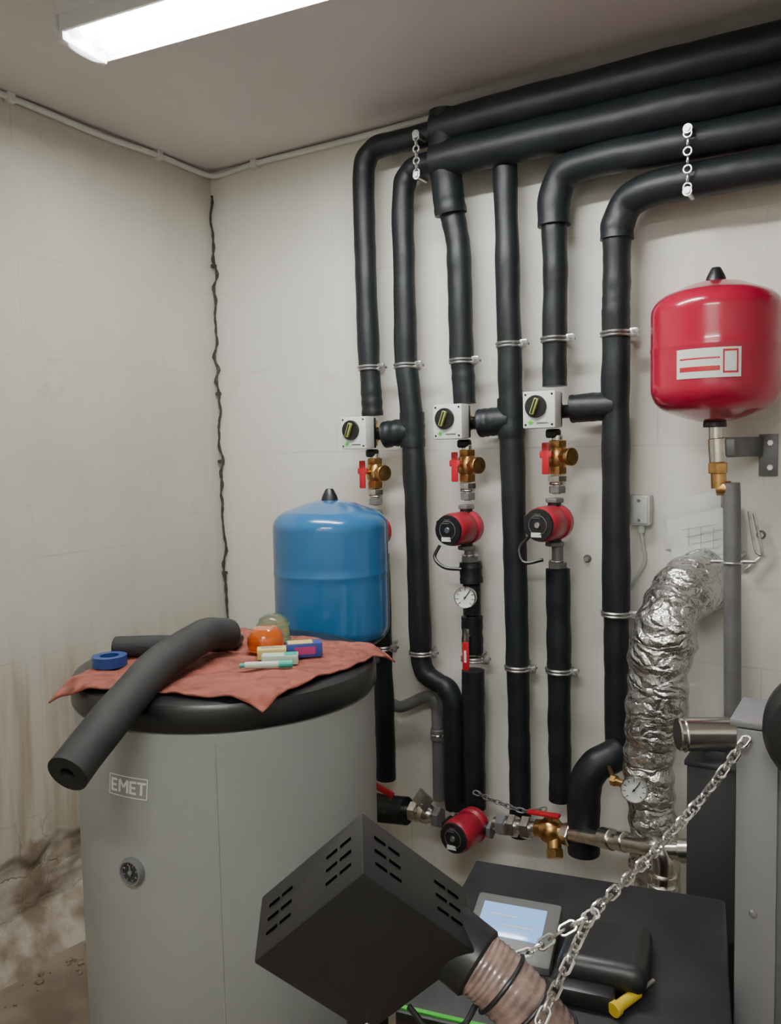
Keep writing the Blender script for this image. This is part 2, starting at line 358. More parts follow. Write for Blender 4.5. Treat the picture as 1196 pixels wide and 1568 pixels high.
# ------------------------------------------------------------ insulated pipes
RP=.0385
def clamp(x,y,z,r=RP,side=1):
    ps=[torus('clamp_band',(x,y,z),r+.002,.0048,'steel',seg=28,rs=6),torus('clamp_band2',(x,y,z-.010),r+.0015,.0042,'steel',seg=28,rs=6)]
    ps.append(box('clamp_ear',(x+side*(r+.013),y-.004,z-.004),(.026,.014,.026),'steel',bev=.003))
    ps.append(cyl('clamp_bolt',(x+side*(r+.018),y-.024,z-.004),(x+side*(r+.018),y+.02,z-.004),.005,'gpipe',seg=10))
    ps.append(hexn('clamp_nut',(x+side*(r+.018),y-.020,z-.004),(x+side*(r+.018),y-.010,z-.004),.010,'steel'))
    ps.append(cyl('clamp_stud',(x,y+r,z-.003),(x,0,z-.003),.005,'steel',seg=10))
    return ps
def rw(base,seed,k=.003):
    return lambda t: base+k*noise.noise(Vector((t*9,seed,0)))
def pipe(name,segs,clamps=()):
    ps=[]
    for i,s in enumerate(segs):
        pts,r=s[0],s[1]
        ps.append(sweep('insulation_%d'%i,pts,r,'foam',n=10,seg=22,rfun=rw(r,i+pts[0][0]*7),wob=.0026))
    for c in clamps: ps+=clamp(*c)
    return group('insulated_pipe',ps)
y=-.10;RE=RX-.004
pipe('p1',[([(1.13,y,2.695),(.95,y,2.695),(.865,y,2.692),(.825,y,2.66),(.814,y,2.60),(.814,y,2.3),(.820,y,1.95)],RP),
           ([(.820,y,1.965),(.826,y,1.86),(.829,y,1.775)],RP*.97)],[(.821,y,1.948)])
pipe('p1',[([(.845,y,1.28),(.850,y,1.014),(.853,y,.7),(.855,y,.45)],.036)],[(.850,y,.945,.036)])
pipe('p2',[([(1.14,y,2.60),(1.04,y,2.60),(.995,y,2.58),(.974,y,2.53),(.971,y,2.3),(.972,y,1.94)],RP),
           ([(.972,y,1.955),(.984,y,1.85),(.991,y,1.76),(.998,y,1.55),(1.002,y,1.40),(1.006,y,1.15),(1.011,y,.95)],RP*1.02),
           ([(1.011,y,.96),(1.012,y,.91),(1.03,y,.865),(1.07,y,.842),(1.105,y,.828),(1.13,y,.79),(1.136,y,.72),(1.137,y,.40)],.036),
           ([(.888,-.112,1.706),(.92,-.108,1.710),(.985,y,1.712)],.046),([(.992,y,1.78),(.993,y,1.66)],.044)],
     [(.972,y,1.945),(1.011,y,.943)])
pipe('p3',[([(1.150,-.13,2.74),(1.150,-.13,2.60),(1.154,-.12,2.50),(1.160,-.11,2.42)],.052),
           ([(1.152,-.11,2.47),(1.164,y,2.40),(1.178,y,2.32),(1.183,y,2.2),(1.186,y,1.95)],.0405),
           ([(1.186,y,1.96),(1.192,y,1.88),(1.196,y,1.80)],RP)],[(1.187,y,1.945)])
pipe('p3',[([(1.208,y,1.27),(1.211,y,1.20)],.038),([(1.212,y,1.085),(1.213,y,.96)],.036),([(1.213,y,.90),(1.213,y,.7),(1.213,y,.42)],.0385)],[(1.213,y,.945,.036)])
pipe('p4',[([(1.350,-.11,2.62),(1.350,y,2.45),(1.354,y,2.2),(1.357,y,1.99)],RP),
           ([(1.357,y,2.0),(1.358,y,1.93),(1.362,y,1.75),(1.368,y,1.4),(1.372,y,1.19),(1.376,y,.94)],RP*1.03),
           ([(1.376,y,.95),(1.379,y,.7),(1.381,y,.36)],.036),
           ([(1.254,-.112,1.733),(1.29,-.108,1.737),(1.36,y,1.739)],.046),([(1.361,y,1.81),(1.362,y,1.68)],.0435)],
     [(1.357,y,1.985),(1.376,y,.935)])
pipe('p5',[([(RE,-.135,2.478),(2.6,-.135,2.478),(1.8,-.13,2.488),(1.60,-.11,2.495),(1.535,y,2.47),(1.510,y,2.40),(1.510,y,2.33)],.049),
           ([(1.510,y,2.345),(1.512,y,2.2),(1.509,y,1.98),(1.510,y,1.84)],RP)],[(1.509,y,1.988)])
pipe('p5',[([(1.515,y,1.265),(1.518,y,1.0),(1.518,y,.93)],.0385),([(1.518,y,.94),(1.519,y,.7),(1.519,y,.51)],.036)],[(1.518,y,.943)])
pipe('p6',[([(RE,-.14,2.378),(2.6,-.14,2.378),(2.0,-.135,2.380),(1.80,-.12,2.380),(1.735,y,2.360),(1.706,y,2.30),(1.704,y,2.26)],.048),
           ([(1.704,y,2.28),(1.702,y,2.1),(1.701,y,1.98)],.0415),
           ([(1.701,y,1.995),(1.700,y,1.7),(1.701,y,1.4),(1.702,y,1.14)],.0415),
           ([(1.702,y,1.15),(1.703,y,.9),(1.704,y,.66)],.037),
           ([(1.715,-.12,.71),(1.70,-.14,.70),(1.66,-.17,.675),(1.632,-.185,.62),(1.628,-.19,.52),(1.628,-.19,.40)],.050),
           ([(1.566,-.112,1.767),(1.61,-.108,1.769),(1.70,y,1.769)],.043)],
     [(1.701,y,1.988,.0415),(1.702,y,1.143,.041)])
pipe('h1',[([(1.12,-.13,2.690),(1.5,-.135,2.692),(2.2,-.135,2.688),(RE,-.135,2.68)],.057)])
pipe('h2',[([(1.12,-.14,2.588),(1.5,-.14,2.588),(2.2,-.14,2.582),(RE,-.14,2.575)],.057)])
for (x,z0,z1) in ((1.083,2.665,2.535),(1.925,2.50,2.335)):
    yy=-.195
    P=[cyl('hanger_bolt_top',(x,yy-.012,z0),(x,yy+.06,z0),.008,'steel',seg=12),cyl('hanger_washer',(x,yy-.008,z0),(x,yy-.002,z0),.013,'steel',seg=18),
       cyl('hanger_bolt_low',(x,yy-.012,z1),(x,yy+.06,z1),.008,'steel',seg=12),cyl('hanger_washer_low',(x,yy-.008,z1),(x,yy-.002,z1),.013,'steel',seg=18)]
    n=7
    for i in range(n):
        zc=z0+(z1-z0)*(i+.5)/n
        P.append(torus('hanger_link_%d'%i,(x,yy-.004,zc),.0105,.0030,'steel',axis=(1,.3,0) if i%2 else (0,1,0),seg=18,rs=6))
    group('pipe_hanger',P)
# ------------------------------------------------------------ mixing valve actuators
def actuator(x,z):
    yy=-.19;P=[]
    P.append(lathe('valve_body',[(0,-.045),(.022,-.045),(.022,-.03),(.030,-.02),(.030,.02),(.022,.03),(.022,.045),(0,.045)],(x+.004,-.105,z),'brass'))
    P.append(cyl('valve_neck',(x+.002,-.15,z),(x+.002,-.09,z),.024,'black'))
    P.append(box('actuator_back',(x,-.156,z),(.098,.024,.106),'black',bev=.004))
    P.append(box('actuator_case',(x,yy,z),(.104,.056,.112),'white',bev=.005))
    P.append(cyl('dial',(x-.008,yy-.036,z+.010),(x-.008,yy-.026,z+.010),.034,'black'))
    P.append(box('knob',(x-.008,yy-.044,z+.010),(.014,.014,.050),'ygreen',rot=Matrix.Rotation(.35,3,'Y'),bev=.003))
    P.append(box('knob_slot',(x-.008,yy-.0515,z+.010),(.005,.001,.044),'black',rot=Matrix.Rotation(.35,3,'Y'),bev=0))
    for dx,dz in ((-.042,-.045),(.042,-.045),(-.042,.046),(.042,.046)):
        P.append(cyl('screw',(x+dx,yy-.0295,z+dz),(x+dx,yy-.026,z+dz),.0035,'black',seg=10))
    P.append(box('logo_tag',(x-.026,yy-.0285,z-.038),(.012,.001,.012),'green',rot=Matrix.Rotation(.785,3,'Y'),bev=0))
    P.append(box('print_line',(x+.012,yy-.0285,z-.040),(.036,.001,.004),'gpipe',bev=0))
    P.append(cyl('side_outlet',(x+.03,-.105,z-.004),(x+.066,-.11,z-.004),.021,'black'))
    P.append(lathe('union',[(0,0),(.02,0),(.024,.006),(.024,.022),(.02,.028),(0,.028)],(x+.004,-.105,z-.085),'black'))
    return group('mixing_valve_actuator',P)
actuator(.824,1.713);actuator(1.190,1.739);actuator(1.501,1.764)
def ballvalve(x,z,y=-.105,top=.062):
    P=[hexn('nut_top',(x,y,z+.03),(x,y,z+.052),.029,'brass'),cyl('thread_top',(x,y,z+.05),(x,y,z+.068),.017,'nickel'),
       lathe('body',[(0,-.034),(.023,-.034),(.030,-.022),(.033,0),(.030,.022),(.023,.034),(0,.034)],(x,y,z),'brass'),
       hexn('nut_bottom',(x,y,z-.055),(x,y,z-.03),.029,'brass'),
       hexn('side_port',(x+.02,y-.01,z),(x+.048,y-.022,z),.023,'brass'),cyl('side_plug',(x+.045,y-.021,z),(x+.058,y-.027,z),.028,'brass'),
       cyl('stem',(x,y,z+.005),(x-.008,y-.05,z+.005),.009,'brass',seg=14),
       box('lever',(x-.018,y-.055,z-.004),(.024,.007,.098),'redl',bev=.003),
       box('lever_cross',(x-.018,y-.053,z+.008),(.040,.009,.022),'redl',bev=.004)]
    return group('ball_valve',P)
ballvalve(.838,1.572);ballvalve(1.203,1.596);ballvalve(1.518,1.620)
def unions(x,z0,z1,y=-.105):
    P=[cyl('pipe_nipple',(x,y,z1),(x,y,z0),.014,'nickel')]
    h=z0-z1
    P.append(hexn('union_nut_1',(x,y,z0-h*.38),(x,y,z0-h*.02),.030,'nickel'))
    P.append(hexn('union_nut_2',(x,y,z1+h*.05),(x,y,z1+h*.42),.027,'gpipe'))
    P.append(torus('union_ring',(x,y,z0-h*.45),.022,.004,'nickel'))
    return group('pipe_union_fitting',P)
unions(.839,1.516,1.455);unions(1.204,1.540,1.478);unions(1.517,1.563,1.503)
def pump(x,y,z,ax=(-.10,-1,0),pipe_axis='Z'):
    a=Vector(ax).normalized();c=Vector((x,y,z));P=[]
    P.append(lathe('volute',[(0,-.030),(.042,-.030),(.056,-.020),(.058,.004),(.050,.016),(0,.018)],c,'redp',axis=a))
    P.append(lathe('motor_can',[(0,.010),(.051,.012),(.055,.020),(.055,.085),(.053,.100),(.047,.108),(0,.108)],c,'redp',axis=a,seg=44))
    P.append(lathe('nameplate_disc',[(0,.106),(.046,.106),(.050,.110),(.048,.116),(.020,.117),(0,.116)],c,'black',axis=a,seg=44))
    P.append(torus('dial_ring',c+a*.1175,.030,.0010,'gpipe',axis=a))
    P.append(cyl('bleed_screw',c+a*.115,c+a*.122,.009,'steel',seg=16))
    side=Vector((0,0,1)).cross(a).normalized()
    up=Vector((0,0,1))
    P.append(box('rating_label',c+a*.1178-up*.030,(.040,.002,.014),'white',rot=Matrix.Rotation(math.atan2(a.x,-a.y)*-1,3,'Z'),bev=0))
    for k in range(3):
        P.append(box('nameplate_text',c+a*.1178+up*(.022+.006*k),(.034-.006*k,.0012,.0018),'gpipe',rot=Matrix.Rotation(math.atan2(a.x,-a.y)*-1,3,'Z'),bev=0))
    P.append(box('terminal_box',c+a*.055-side*.056,(.024,.062,.055),'black',bev=.004))
    u=Vector((0,0,1)) if pipe_axis=='Z' else Vector((1,0,0))
    for k in (-1,1):
        P.append(cyl('port_%d'%(k+2),c+u*k*.03,c+u*k*.068,.021,'black',seg=20))
        P.append(hexn('port_nut_%d'%(k+2),c+u*k*.062,c+u*k*.076,.030,'gpipe'))
    return group('circulation_pump',P)
pump(.836,-.105,1.362);pump(1.198,-.105,1.388);pump(1.508,-.105,1.414)
group('pump_power_cable',[sweep('pump_power_cable',[(1.125,-.16,1.33),(1.11,-.17,1.29),(1.15,-.18,1.26),(1.21,-.17,1.255)],.006,'black',seg=8)])
group('pump_power_cable',[sweep('pump_power_cable',[(1.44,-.15,1.37),(1.41,-.16,1.33),(1.43,-.17,1.29),(1.49,-.16,1.30)],.006,'black',seg=8)])
for x,z0,z1 in ((1.206,1.315,1.270),(1.515,1.340,1.266)):
    group('pipe_union_fitting',[cyl('nipple',(x,y,z1),(x,y,z0),.018,'gpipe'),hexn('nut',(x,y,z1),(x,y,z1+.022),.030,'gpipe'),torus('ring',(x,y,z1+.024),.024,.004,'nickel')])
def gauge(c,ax,r=.033,stem=None,stemmat='brass'):
    a=Vector(ax).normalized();c=Vector(c)
    P=[lathe('case',[(0,-.022),(r*.9,-.022),(r,-.016),(r,.002),(r*.94,.005),(r*.88,.002),(r*.88,-.002)],c,'chrome',axis=a,seg=36),
       lathe('dial',[(0,-.001),(r*.88,-.001),(r*.88,-.004),(0,-.004)],c,'face',axis=a,seg=36)]
    sd=Vector((0,0,1)).cross(a).normalized();u=a.cross(sd)
    d=(sd*.6+u*.8).normalized()
    P.append(cyl('needle',c-d*r*.2+a*.001,c+d*r*.7+a*.001,.0013,'black',seg=6))
    P.append(cyl('hub',c,c+a*.003,.003,'black',seg=10))
    for k in range(9):
        t=math.radians(-45+k*33.75);dd=sd*math.cos(t)+u*math.sin(t)
        P.append(cyl('tick_%d'%k,c+dd*r*.62,c+dd*r*.82,.0011,'black',seg=5))
    if stem: P.append(cyl('stem',c-a*.018,stem,.008,stemmat,seg=12))
    return group('pressure_gauge',P)
gauge((1.236,-.20,1.168),(.22,-1,.05),.036,stem=(1.220,-.14,1.162))
P=[cyl('riser',(1.212,y,1.195),(1.212,y,1.09),.030,'foam'),hexn('valve_nut',(1.213,y,1.03),(1.213,y,1.06),.027,'nickel'),
   cyl('valve_body',(1.213,y,.965),(1.213,y,1.088),.022,'nickel'),cyl('valve_stem',(1.213,y,1.03),(1.222,-.165,1.03),.008,'nickel',seg=12),
   box('lever_neck',(1.224,-.17,1.035),(.018,.004,.045),'nickel',bev=.001),box('lever_grip',(1.222,-.172,.965),(.024,.008,.095),'redl',bev=.003),
   box('lever_text',(1.222,-.1765,.965),(.008,.001,.04),'white',bev=0)]
group('ball_valve',P)
group('ball_valve',[cyl('body',(.847,y,.94),(.847,y,1.04),.02,'nickel'),box('lever',(.86,-.15,1.02),(.022,.008,.08),'redl',bev=.003),cyl('stem',(.847,y,1.02),(.86,-.15,1.03),.007,'nickel')])
group('grey_steel_pipe',[sweep('riser',[(.86,-.06,.72),(.90,-.06,.715),(1.0,-.06,.765),(1.04,-.065,.77),(1.052,-.065,.72),(1.053,-.065,.4)],.021,'gpipe',seg=18),
    torus('coupling',(1.053,-.065,.64),.022,.006,'nickel'),cyl('coupling_b',(1.053,-.065,.66),(1.053,-.065,.62),.026,'gpipe')])
# ------------------------------------------------------------ lower manifold run
yl=-.2
run=[Vector((1.57,-.2,.455)),Vector((1.735,-.29,.512)),Vector((1.895,-.385,.562))]
rd=(run[2]-run[0]).normalized()
P=[sweep('insulated_stub',[(.80,yl,.385),(.90,yl,.388),(1.0,yl,.40)],.048,'foam',wob=.002),
   cyl('nipple_a',(.99,yl,.40),(1.09,yl,.41),.022,'nickel'),hexn('nut_a',(1.015,yl,.402),(1.045,yl,.404),.035,'nickel'),
   lathe('valve_a',[(0,-.03),(.022,-.03),(.034,-.01),(.034,.01),(.022,.03),(0,.03)],(1.075,yl,.408),'nickel',axis=(1,0,0)),
   box('butterfly_tag',(1.085,-.235,.470),(.060,.006,.060),'steel',rot=Matrix.Rotation(.6,3,'Y'),bev=.004),
   cyl('butterfly_stem',(1.075,yl,.41),(1.082,-.235,.46),.007,'nickel',seg=12),
   hexn('nut_b',(1.11,yl,.405),(1.135,yl,.405),.036,'gpipe'),
   box('red_lever_far',(.93,-.24,.475),(.085,.012,.022),'redl',rot=Matrix.Rotation(.3,3,'Y'),bev=.004),cyl('lever_far_stem',(.96,yl,.40),(.95,-.24,.47),.007,'nickel',seg=10),
   hexn('nut_c',(1.345,yl,.43),(1.375,yl,.433),.034,'gpipe'),cyl('nipple_c',(1.33,yl,.43),(1.50,yl,.447),.022,'nickel'),
   hexn('nut_d',(1.385,yl,.436),(1.41,yl,.438),.037,'nickel'),hexn('nut_e',(1.43,yl,.440),(1.46,yl,.443),.037,'nickel'),
   lathe('brass_valve',[(0,-.05),(.026,-.05),(.028,-.03),(.038,-.02),(.043,0),(.038,.02),(.028,.03),(.026,.05),(0,.05)],(1.525,yl,.452),'brass',axis=(1,0,.05)),
   cyl('brass_filter_leg',(1.535,yl,.45),(1.55,-.235,.405),.022,'brass'),hexn('brass_filter_cap',(1.548,-.232,.410),(1.555,-.245,.388),.028,'brass'),
   cyl('brass_stem',(1.525,yl,.45),(1.525,-.215,.505),.010,'brass',seg=14),
   box('red_lever',(1.510,-.222,.510),(.105,.024,.010),'redl',rot=Matrix.Rotation(-.06,3,'Y'),bev=.003),
   hexn('nut_f',(1.572,yl,.455),(1.60,yl-.012,.458),.036,'nickel'),
   cyl('pipe_g',run[0],run[2],.023,'nickel'),
   cyl('coupling_g',run[1]-rd*.025,run[1]+rd*.02,.031,'nickel'),cyl('coupling_h',run[1]+rd*.05,run[1]+rd*.075,.029,'nickel'),
   sweep('tee_elbow',[run[2]-rd*.03,run[2],(1.912,-.39,.548),(1.913,-.39,.50),(1.911,-.39,.455)],.031,'nickel',n=6),
   cyl('elbow_cuff',(1.911,-.39,.475),(1.911,-.39,.445),.038,'nickel'),torus('elbow_ring',(1.912,-.39,.500),.034,.004,'nickel'),
   cyl('branch',(1.905,-.385,.562),(2.00,-.385,.582),.023,'nickel'),cyl('branch_cuff',(1.955,-.385,.572),(1.99,-.385,.580),.031,'nickel'),
   cyl('down_leg',(1.911,-.39,.445),(1.911,-.39,.0),.021,'nickel')]
group('pipe_manifold',P)
pump(1.245,-.19,.400,ax=(-.10,-1,.0),pipe_axis='X')
def chain(name,paths,pitch=.018,R=.0085,r=.0021,m='chrome'):
    bm=bmesh.new()
    for pts in paths:
        P=cr(pts,24);acc=[0]
        for i in range(1,len(P)): acc.append(acc[-1]+(P[i]-P[i-1]).length)
        n=int(acc[-1]/pitch)
        for k in range(n+1):
            s=k*pitch;i=0
            while i<len(acc)-2 and acc[i+1]<s:i+=1
            tt=(s-acc[i])/max(1e-6,acc[i+1]-acc[i]);p=P[i].lerp(P[i+1],min(1,tt));t=(P[i+1]-P[i]).normalized()
            q=Vector((1,0,0)).rotation_difference(t)@Quaternion((1,0,0),math.radians(45+90*(k%2)+random.uniform(-15,15)))
            S=18;W=6;rings=[]
            for a in range(S):
                an=2*math.pi*a/S;cx=math.cos(an)*R*.72+(R*.62 if math.cos(an)>0 else -R*.62);cy=math.sin(an)*R*.72
                nx,ny=math.cos(an),math.sin(an);rg=[]
                for b in range(W):
                    bb=2*math.pi*b/W
                    rg.append(bm.verts.new(p+q@Vector((cx+nx*r*math.cos(bb),cy+ny*r*math.cos(bb),r*math.sin(bb)))))
                rings.append(rg)
            for a in range(S):
                for b in range(W): bm.faces.new((rings[a][b],rings[(a+1)%S][b],rings[(a+1)%S][(b+1)%W],rings[a][(b+1)%W]))
    return group(name,[obj(name,bm,m)])
chain('pipe_chain',[[(1.25,-.16,.50),(1.33,-.17,.49),(1.42,-.16,.475),(1.50,-.16,.50)]],.02,.010,.0025,'gpipe')
# ------------------------------------------------------------ expansion vessels
def arc(rmax,zc,rh,rv,a0,a1,n):
    return [(rmax-rh+rh*math.cos(math.radians(a0+(a1-a0)*i/n)),zc+rv*math.sin(math.radians(a0+(a1-a0)*i/n))) for i in range(n+1)]
def vessel(c,r,z0,z1,m,bm_,zs,split=-42):
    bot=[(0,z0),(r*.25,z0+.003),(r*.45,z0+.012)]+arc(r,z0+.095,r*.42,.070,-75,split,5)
    mid=arc(r,z0+.095,r*.42,.070,split,0,7)
    shell=mid+[(r,z0+.100),(r,z0+.12),(r,zs-.03),(r,zs-.010),(r*1.007,zs-.005),(r*1.007,zs+.001),(r,zs+.006),(r,zs+.03),(r,z1-.12),(r,z1-.09)]+arc(r,z1-.085,r*.45,.058,0,72,8)+[(r*.45,z1-.012),(r*.22,z1-.003),(0,z1)]
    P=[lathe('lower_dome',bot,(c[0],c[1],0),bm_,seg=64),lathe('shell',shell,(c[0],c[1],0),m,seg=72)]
    P.append(lathe('top_plug',[(.028,z1-.006),(.024,z1+.010),(.015,z1+.028),(.011,z1+.034),(0,z1+.035)],(c[0],c[1],0),'black',seg=24))
    return P
c=(2.005,-.225);P=vessel(c,.166,1.708,2.083,'redt','redt',1.905)
bm=bmesh.new()
def curved(bm,a0,a1,z0,z1,r_,c,mi=0,N=16):
    pr=None
    for i in range(N+1):
        a=a0+(a1-a0)*i/N;p=[bm.verts.new((c[0]+r_*math.cos(a),c[1]+r_*math.sin(a),z)) for z in (z0,z1)]
        if pr: f=bm.faces.new((pr[0],p[0],p[1],pr[1]));f.material_index=mi
        pr=p
a0=math.radians(-113);a1=math.radians(-59)
curved(bm,a0,a1,1.816,1.890,.1680,c,0)
curved(bm,a0+.05,a1-.30,1.863,1.867,.1684,c,1);curved(bm,a0+.05,a1-.30,1.833,1.845,.1684,c,1)
for (u0,u1,w0,w1) in ((a1-.26,a1-.04,1.880,1.885),(a1-.26,a1-.04,1.826,1.831),(a1-.26,a1-.235,1.826,1.885),(a1-.065,a1-.04,1.826,1.885)): curved(bm,u0,u1,w0,w1,.1684,c,1,4)
P.append(obj('vessel_label',bm,['white','redl']))
P+=[cyl('outlet_flange',(2.005,-.225,1.695),(2.005,-.225,1.710),.03,'black'),
    cyl('outlet',(2.007,-.225,1.70),(2.008,-.225,1.66),.018,'nickel'),cyl('union',(2.010,-.225,1.665),(2.014,-.225,1.60),.023,'nickel'),hexn('brass_nut',(2.014,-.225,1.60),(2.014,-.225,1.57),.026,'brass'),
    cyl('brass_coupler',(2.015,-.225,1.575),(2.017,-.225,1.53),.020,'brass'),
    cyl('brass_elbow',(2.012,-.225,1.53),(2.048,-.225,1.53),.020,'brass')]
P+=[box('wall_bracket_plate',(2.112,-.006,1.615),(.050,.010,.12),'gpipe',bev=.002),box('bracket_arm',(2.062,-.115,1.640),(.008,.230,.055),'gpipe',rot=-.30,bev=.002),box('bracket_saddle',(2.030,-.215,1.640),(.05,.012,.045),'gpipe',bev=.002),
    cyl('bracket_bolt',(2.118,-.02,1.58),(2.118,-.008,1.58),.009,'steel',seg=6),cyl('bracket_bolt_b',(2.118,-.02,1.65),(2.118,-.008,1.65),.009,'steel',seg=6)]
group('red_expansion_vessel',P)
group('grey_steel_pipe',[sweep('drop_pipe',[(2.048,-.225,1.545),(2.050,-.225,1.50),(2.054,-.225,1.2),(2.058,-.225,.9),(2.06,-.225,.5)],.0225,'gpipe',seg=20),
   torus('clamp_ring',(2.052,-.225,1.33),.024,.004,'steel'),cyl('clamp_screw',(1.994,-.225,1.33),(2.11,-.225,1.335),.005,'steel',seg=10),cyl('clamp_stud',(2.052,-.2,1.33),(2.052,0,1.33),.005,'steel',seg=10),
   cyl('clamp_end',(1.985,-.225,1.33),(1.998,-.225,1.33),.010,'steel',seg=6)])
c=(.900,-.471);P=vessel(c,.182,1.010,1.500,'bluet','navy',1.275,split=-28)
P+=[cyl('outlet',(c[0],c[1],1.03),(c[0],c[1],.985),.020,'black'),
    sweep('connection_pipe',[(c[0],c[1],.99),(c[0],c[1],.93),(c[0]-.0,c[1]+.05,.90),(.86,-.25,.90),(.85,-.14,.90)],.014,'gpipe',seg=14),
    box('wall_bracket',(.690,-.165,1.30),(.40,.03,.04),'gpipe',rot=math.radians(123.7),bev=.003),box('wall_plate',(.575,-.008,1.30),(.10,.014,.08),'gpipe',bev=.003)]
group('blue_expansion_vessel',P)
# ------------------------------------------------------------ hot water storage tank
tc=(1.017,-1.081);tr=.362;DZ=.018
P=[lathe('jacket',[(0,.03),(tr-.01,.03),(tr,.04),(tr,.06),(tr,1.0),(tr,1.055+DZ),(tr-.01,1.062+DZ),(0,1.062+DZ)],(tc[0],tc[1],0),'tank',seg=128),
   lathe('plinth',[(0,0),(tr-.03,0),(tr-.03,.04),(0,.04)],(tc[0],tc[1],0),'rim',seg=64),
   lathe('lid',[(tr+.003,1.061+DZ),(tr+.006,1.066+DZ),(tr+.006,1.108+DZ),(tr,1.118+DZ),(tr-.015,1.123+DZ),(tr-.05,1.124+DZ),(0,1.124+DZ)],(tc[0],tc[1],0),'rim',seg=128)]
def onTank(a,z,off=0.): return Vector((tc[0]+(tr+off)*math.cos(a),tc[1]+(tr+off)*math.sin(a),z))
a=math.radians(-52)
P.append(sweep('jacket_seam',[onTank(a,.04,.0),onTank(a,.5,.0),onTank(a,1.055,.0)],.0016,'tank',seg=8))
a=math.atan2(-1.437-tc[1],1.062-tc[0]);n=Vector((math.cos(a),math.sin(a),0))
q=onTank(a,.772)
P+=[lathe('thermo_case',[(0,-.002),(.030,-.002),(.031,.006),(.027,.014),(.024,.014),(.023,.008),(0,.008)],q,'panel2',axis=n,seg=36),
    lathe('thermo_dial',[(0,.009),(.022,.009)],q,'dgrey',axis=n,seg=30),cyl('thermo_needle',q+n*.011+Vector((0,0,-.008)),q+n*.011+Vector((0,0,.016)),.0015,'panel2',seg=6),
    cyl('thermo_hub',q+n*.008,q+n*.013,.005,'panel2',seg=12)]
for k in range(8):
    t=k*math.pi/4+.3;sd=Vector((-n.y,n.x,0));dd=sd*math.cos(t)+Vector((0,0,1))*math.sin(t);P.append(cyl('thermo_tick_%d'%k,q+n*.0105+dd*.015,q+n*.0105+dd*.019,.0014,'panel2',seg=5))
a=math.atan2(-1.426-tc[1],1.054-tc[0])
bm=bmesh.new()
def bar(x0,z0,x1,z1,w=.0045):
    def pt(x,z):
        xx=x+.10*(z-.95);ang=a+xx/tr
        return (tc[0]+(tr+.0012)*math.cos(ang),tc[1]+(tr+.0012)*math.sin(ang),z)
    d=Vector((x1-x0,z1-z0));L=d.length;d/=L;nn=Vector((-d.y,d.x))*w/2
    K=max(1,int(L/.01));pv=None
    for i in range(K+1):
        p=Vector((x0,z0))+d*L*i/K
        e=[bm.verts.new(pt(p.x+nn.x,p.y+nn.y)),bm.verts.new(pt(p.x-nn.x,p.y-nn.y))]
        if pv: bm.faces.new((pv[0],pv[1],e[1],e[0]))
        pv=e
W_,z0,z1=.051,.932,.976
for s in ((-W_,z0,W_,z0),(-W_,z1,W_,z1),(-W_,z0,-W_,z1),(W_,z0,W_,z1)): bar(*s,w=.0022)
lz0,lz1=.940,.968;zm=.954
def E(x):
    bar(x,lz0,x,lz1,.006);bar(x,lz1-.002,x+.015,lz1-.002,.005);bar(x,zm,x+.013,zm,.005);bar(x,lz0+.002,x+.015,lz0+.002,.005)
E(-.043)
x=-.021;bar(x,lz0,x,lz1,.006);bar(x+.022,lz0,x+.022,lz1,.006);bar(x,lz1,x+.011,lz0+.012,.006);bar(x+.022,lz1,x+.011,lz0+.012,.006)
E(.009)
bar(.026,lz1-.002,.048,lz1-.002,.005);bar(.037,lz0,.037,lz1,.006)
P.append(obj('logo_badge',bm,'logo',smooth=False))
group('hot_water_storage_tank',P)
# cloth on the lid
Lc,Fc,Rc,Bc=Vector((.838,-1.462)),Vector((1.336,-1.328)),Vector((1.352,-.835)),Vector((.770,-.850))
bm=bmesh.new();N=90;g=[]
for i in range(N+1):
    row=[]
    for j in range(N+1):
        u=i/N;v=j/N
        p=(Fc*(1-u)+Lc*u)*(1-v)+(Rc*(1-u)+Bc*u)*v
        p=p+Vector((noise.noise(Vector((u*4,v*4,1))),noise.noise(Vector((u*4,v*4,5)))))*.016
        d=math.hypot(p.x-tc[0],p.y-tc[1]);z=1.131+DZ+.008*noise.noise(Vector((p.x*9,p.y*9,2)))+.005*noise.noise(Vector((p.x*24,p.y*24,2)))
        if d>tr: z-=(d-tr)*.50+ (d-tr)**2*3
        row.append(bm.verts.new((p.x,p.y,max(z,1.126+DZ) if d<tr else z)))
    g.append(row)
for i in range(N):
    for j in range(N): bm.faces.new((g[i][j],g[i+1][j],g[i+1][j+1],g[i][j+1]))
o=obj('quilted_cloth',bm,'cloth');md=o.modifiers.new('thick','SOLIDIFY');md.thickness=.004;md.offset=1
group('quilted_cloth',[o])
fp=[(1.149,-1.652,1.074),(1.107,-1.488,1.150),(1.060,-1.345,1.193),(1.030,-1.220,1.211),(1.010,-1.140,1.214),(1.000,-1.085,1.203),(.998,-1.06,1.195)]
a_=sweep('outer_skin',fp,.0405,'foamcut',n=8,seg=32,caps=False,wob=.002)
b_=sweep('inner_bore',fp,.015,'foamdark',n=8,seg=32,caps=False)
def annulus(c,t,r0,r1):
    return lathe('cut_face',[(r0,0),(r1,.0)],c,'foam',axis=t,seg=32)
t=(Vector(fp[1])-Vector(fp[0])).normalized()
group('foam_insulation_tube',[a_,b_,annulus(fp[0],t,.015,.0405),annulus(fp[-1],Vector((.0,.9,-.35)),.015,.0405)])
fp=[(.79,-1.235,1.180),(.87,-1.185,1.181),(.925,-1.15,1.180)]
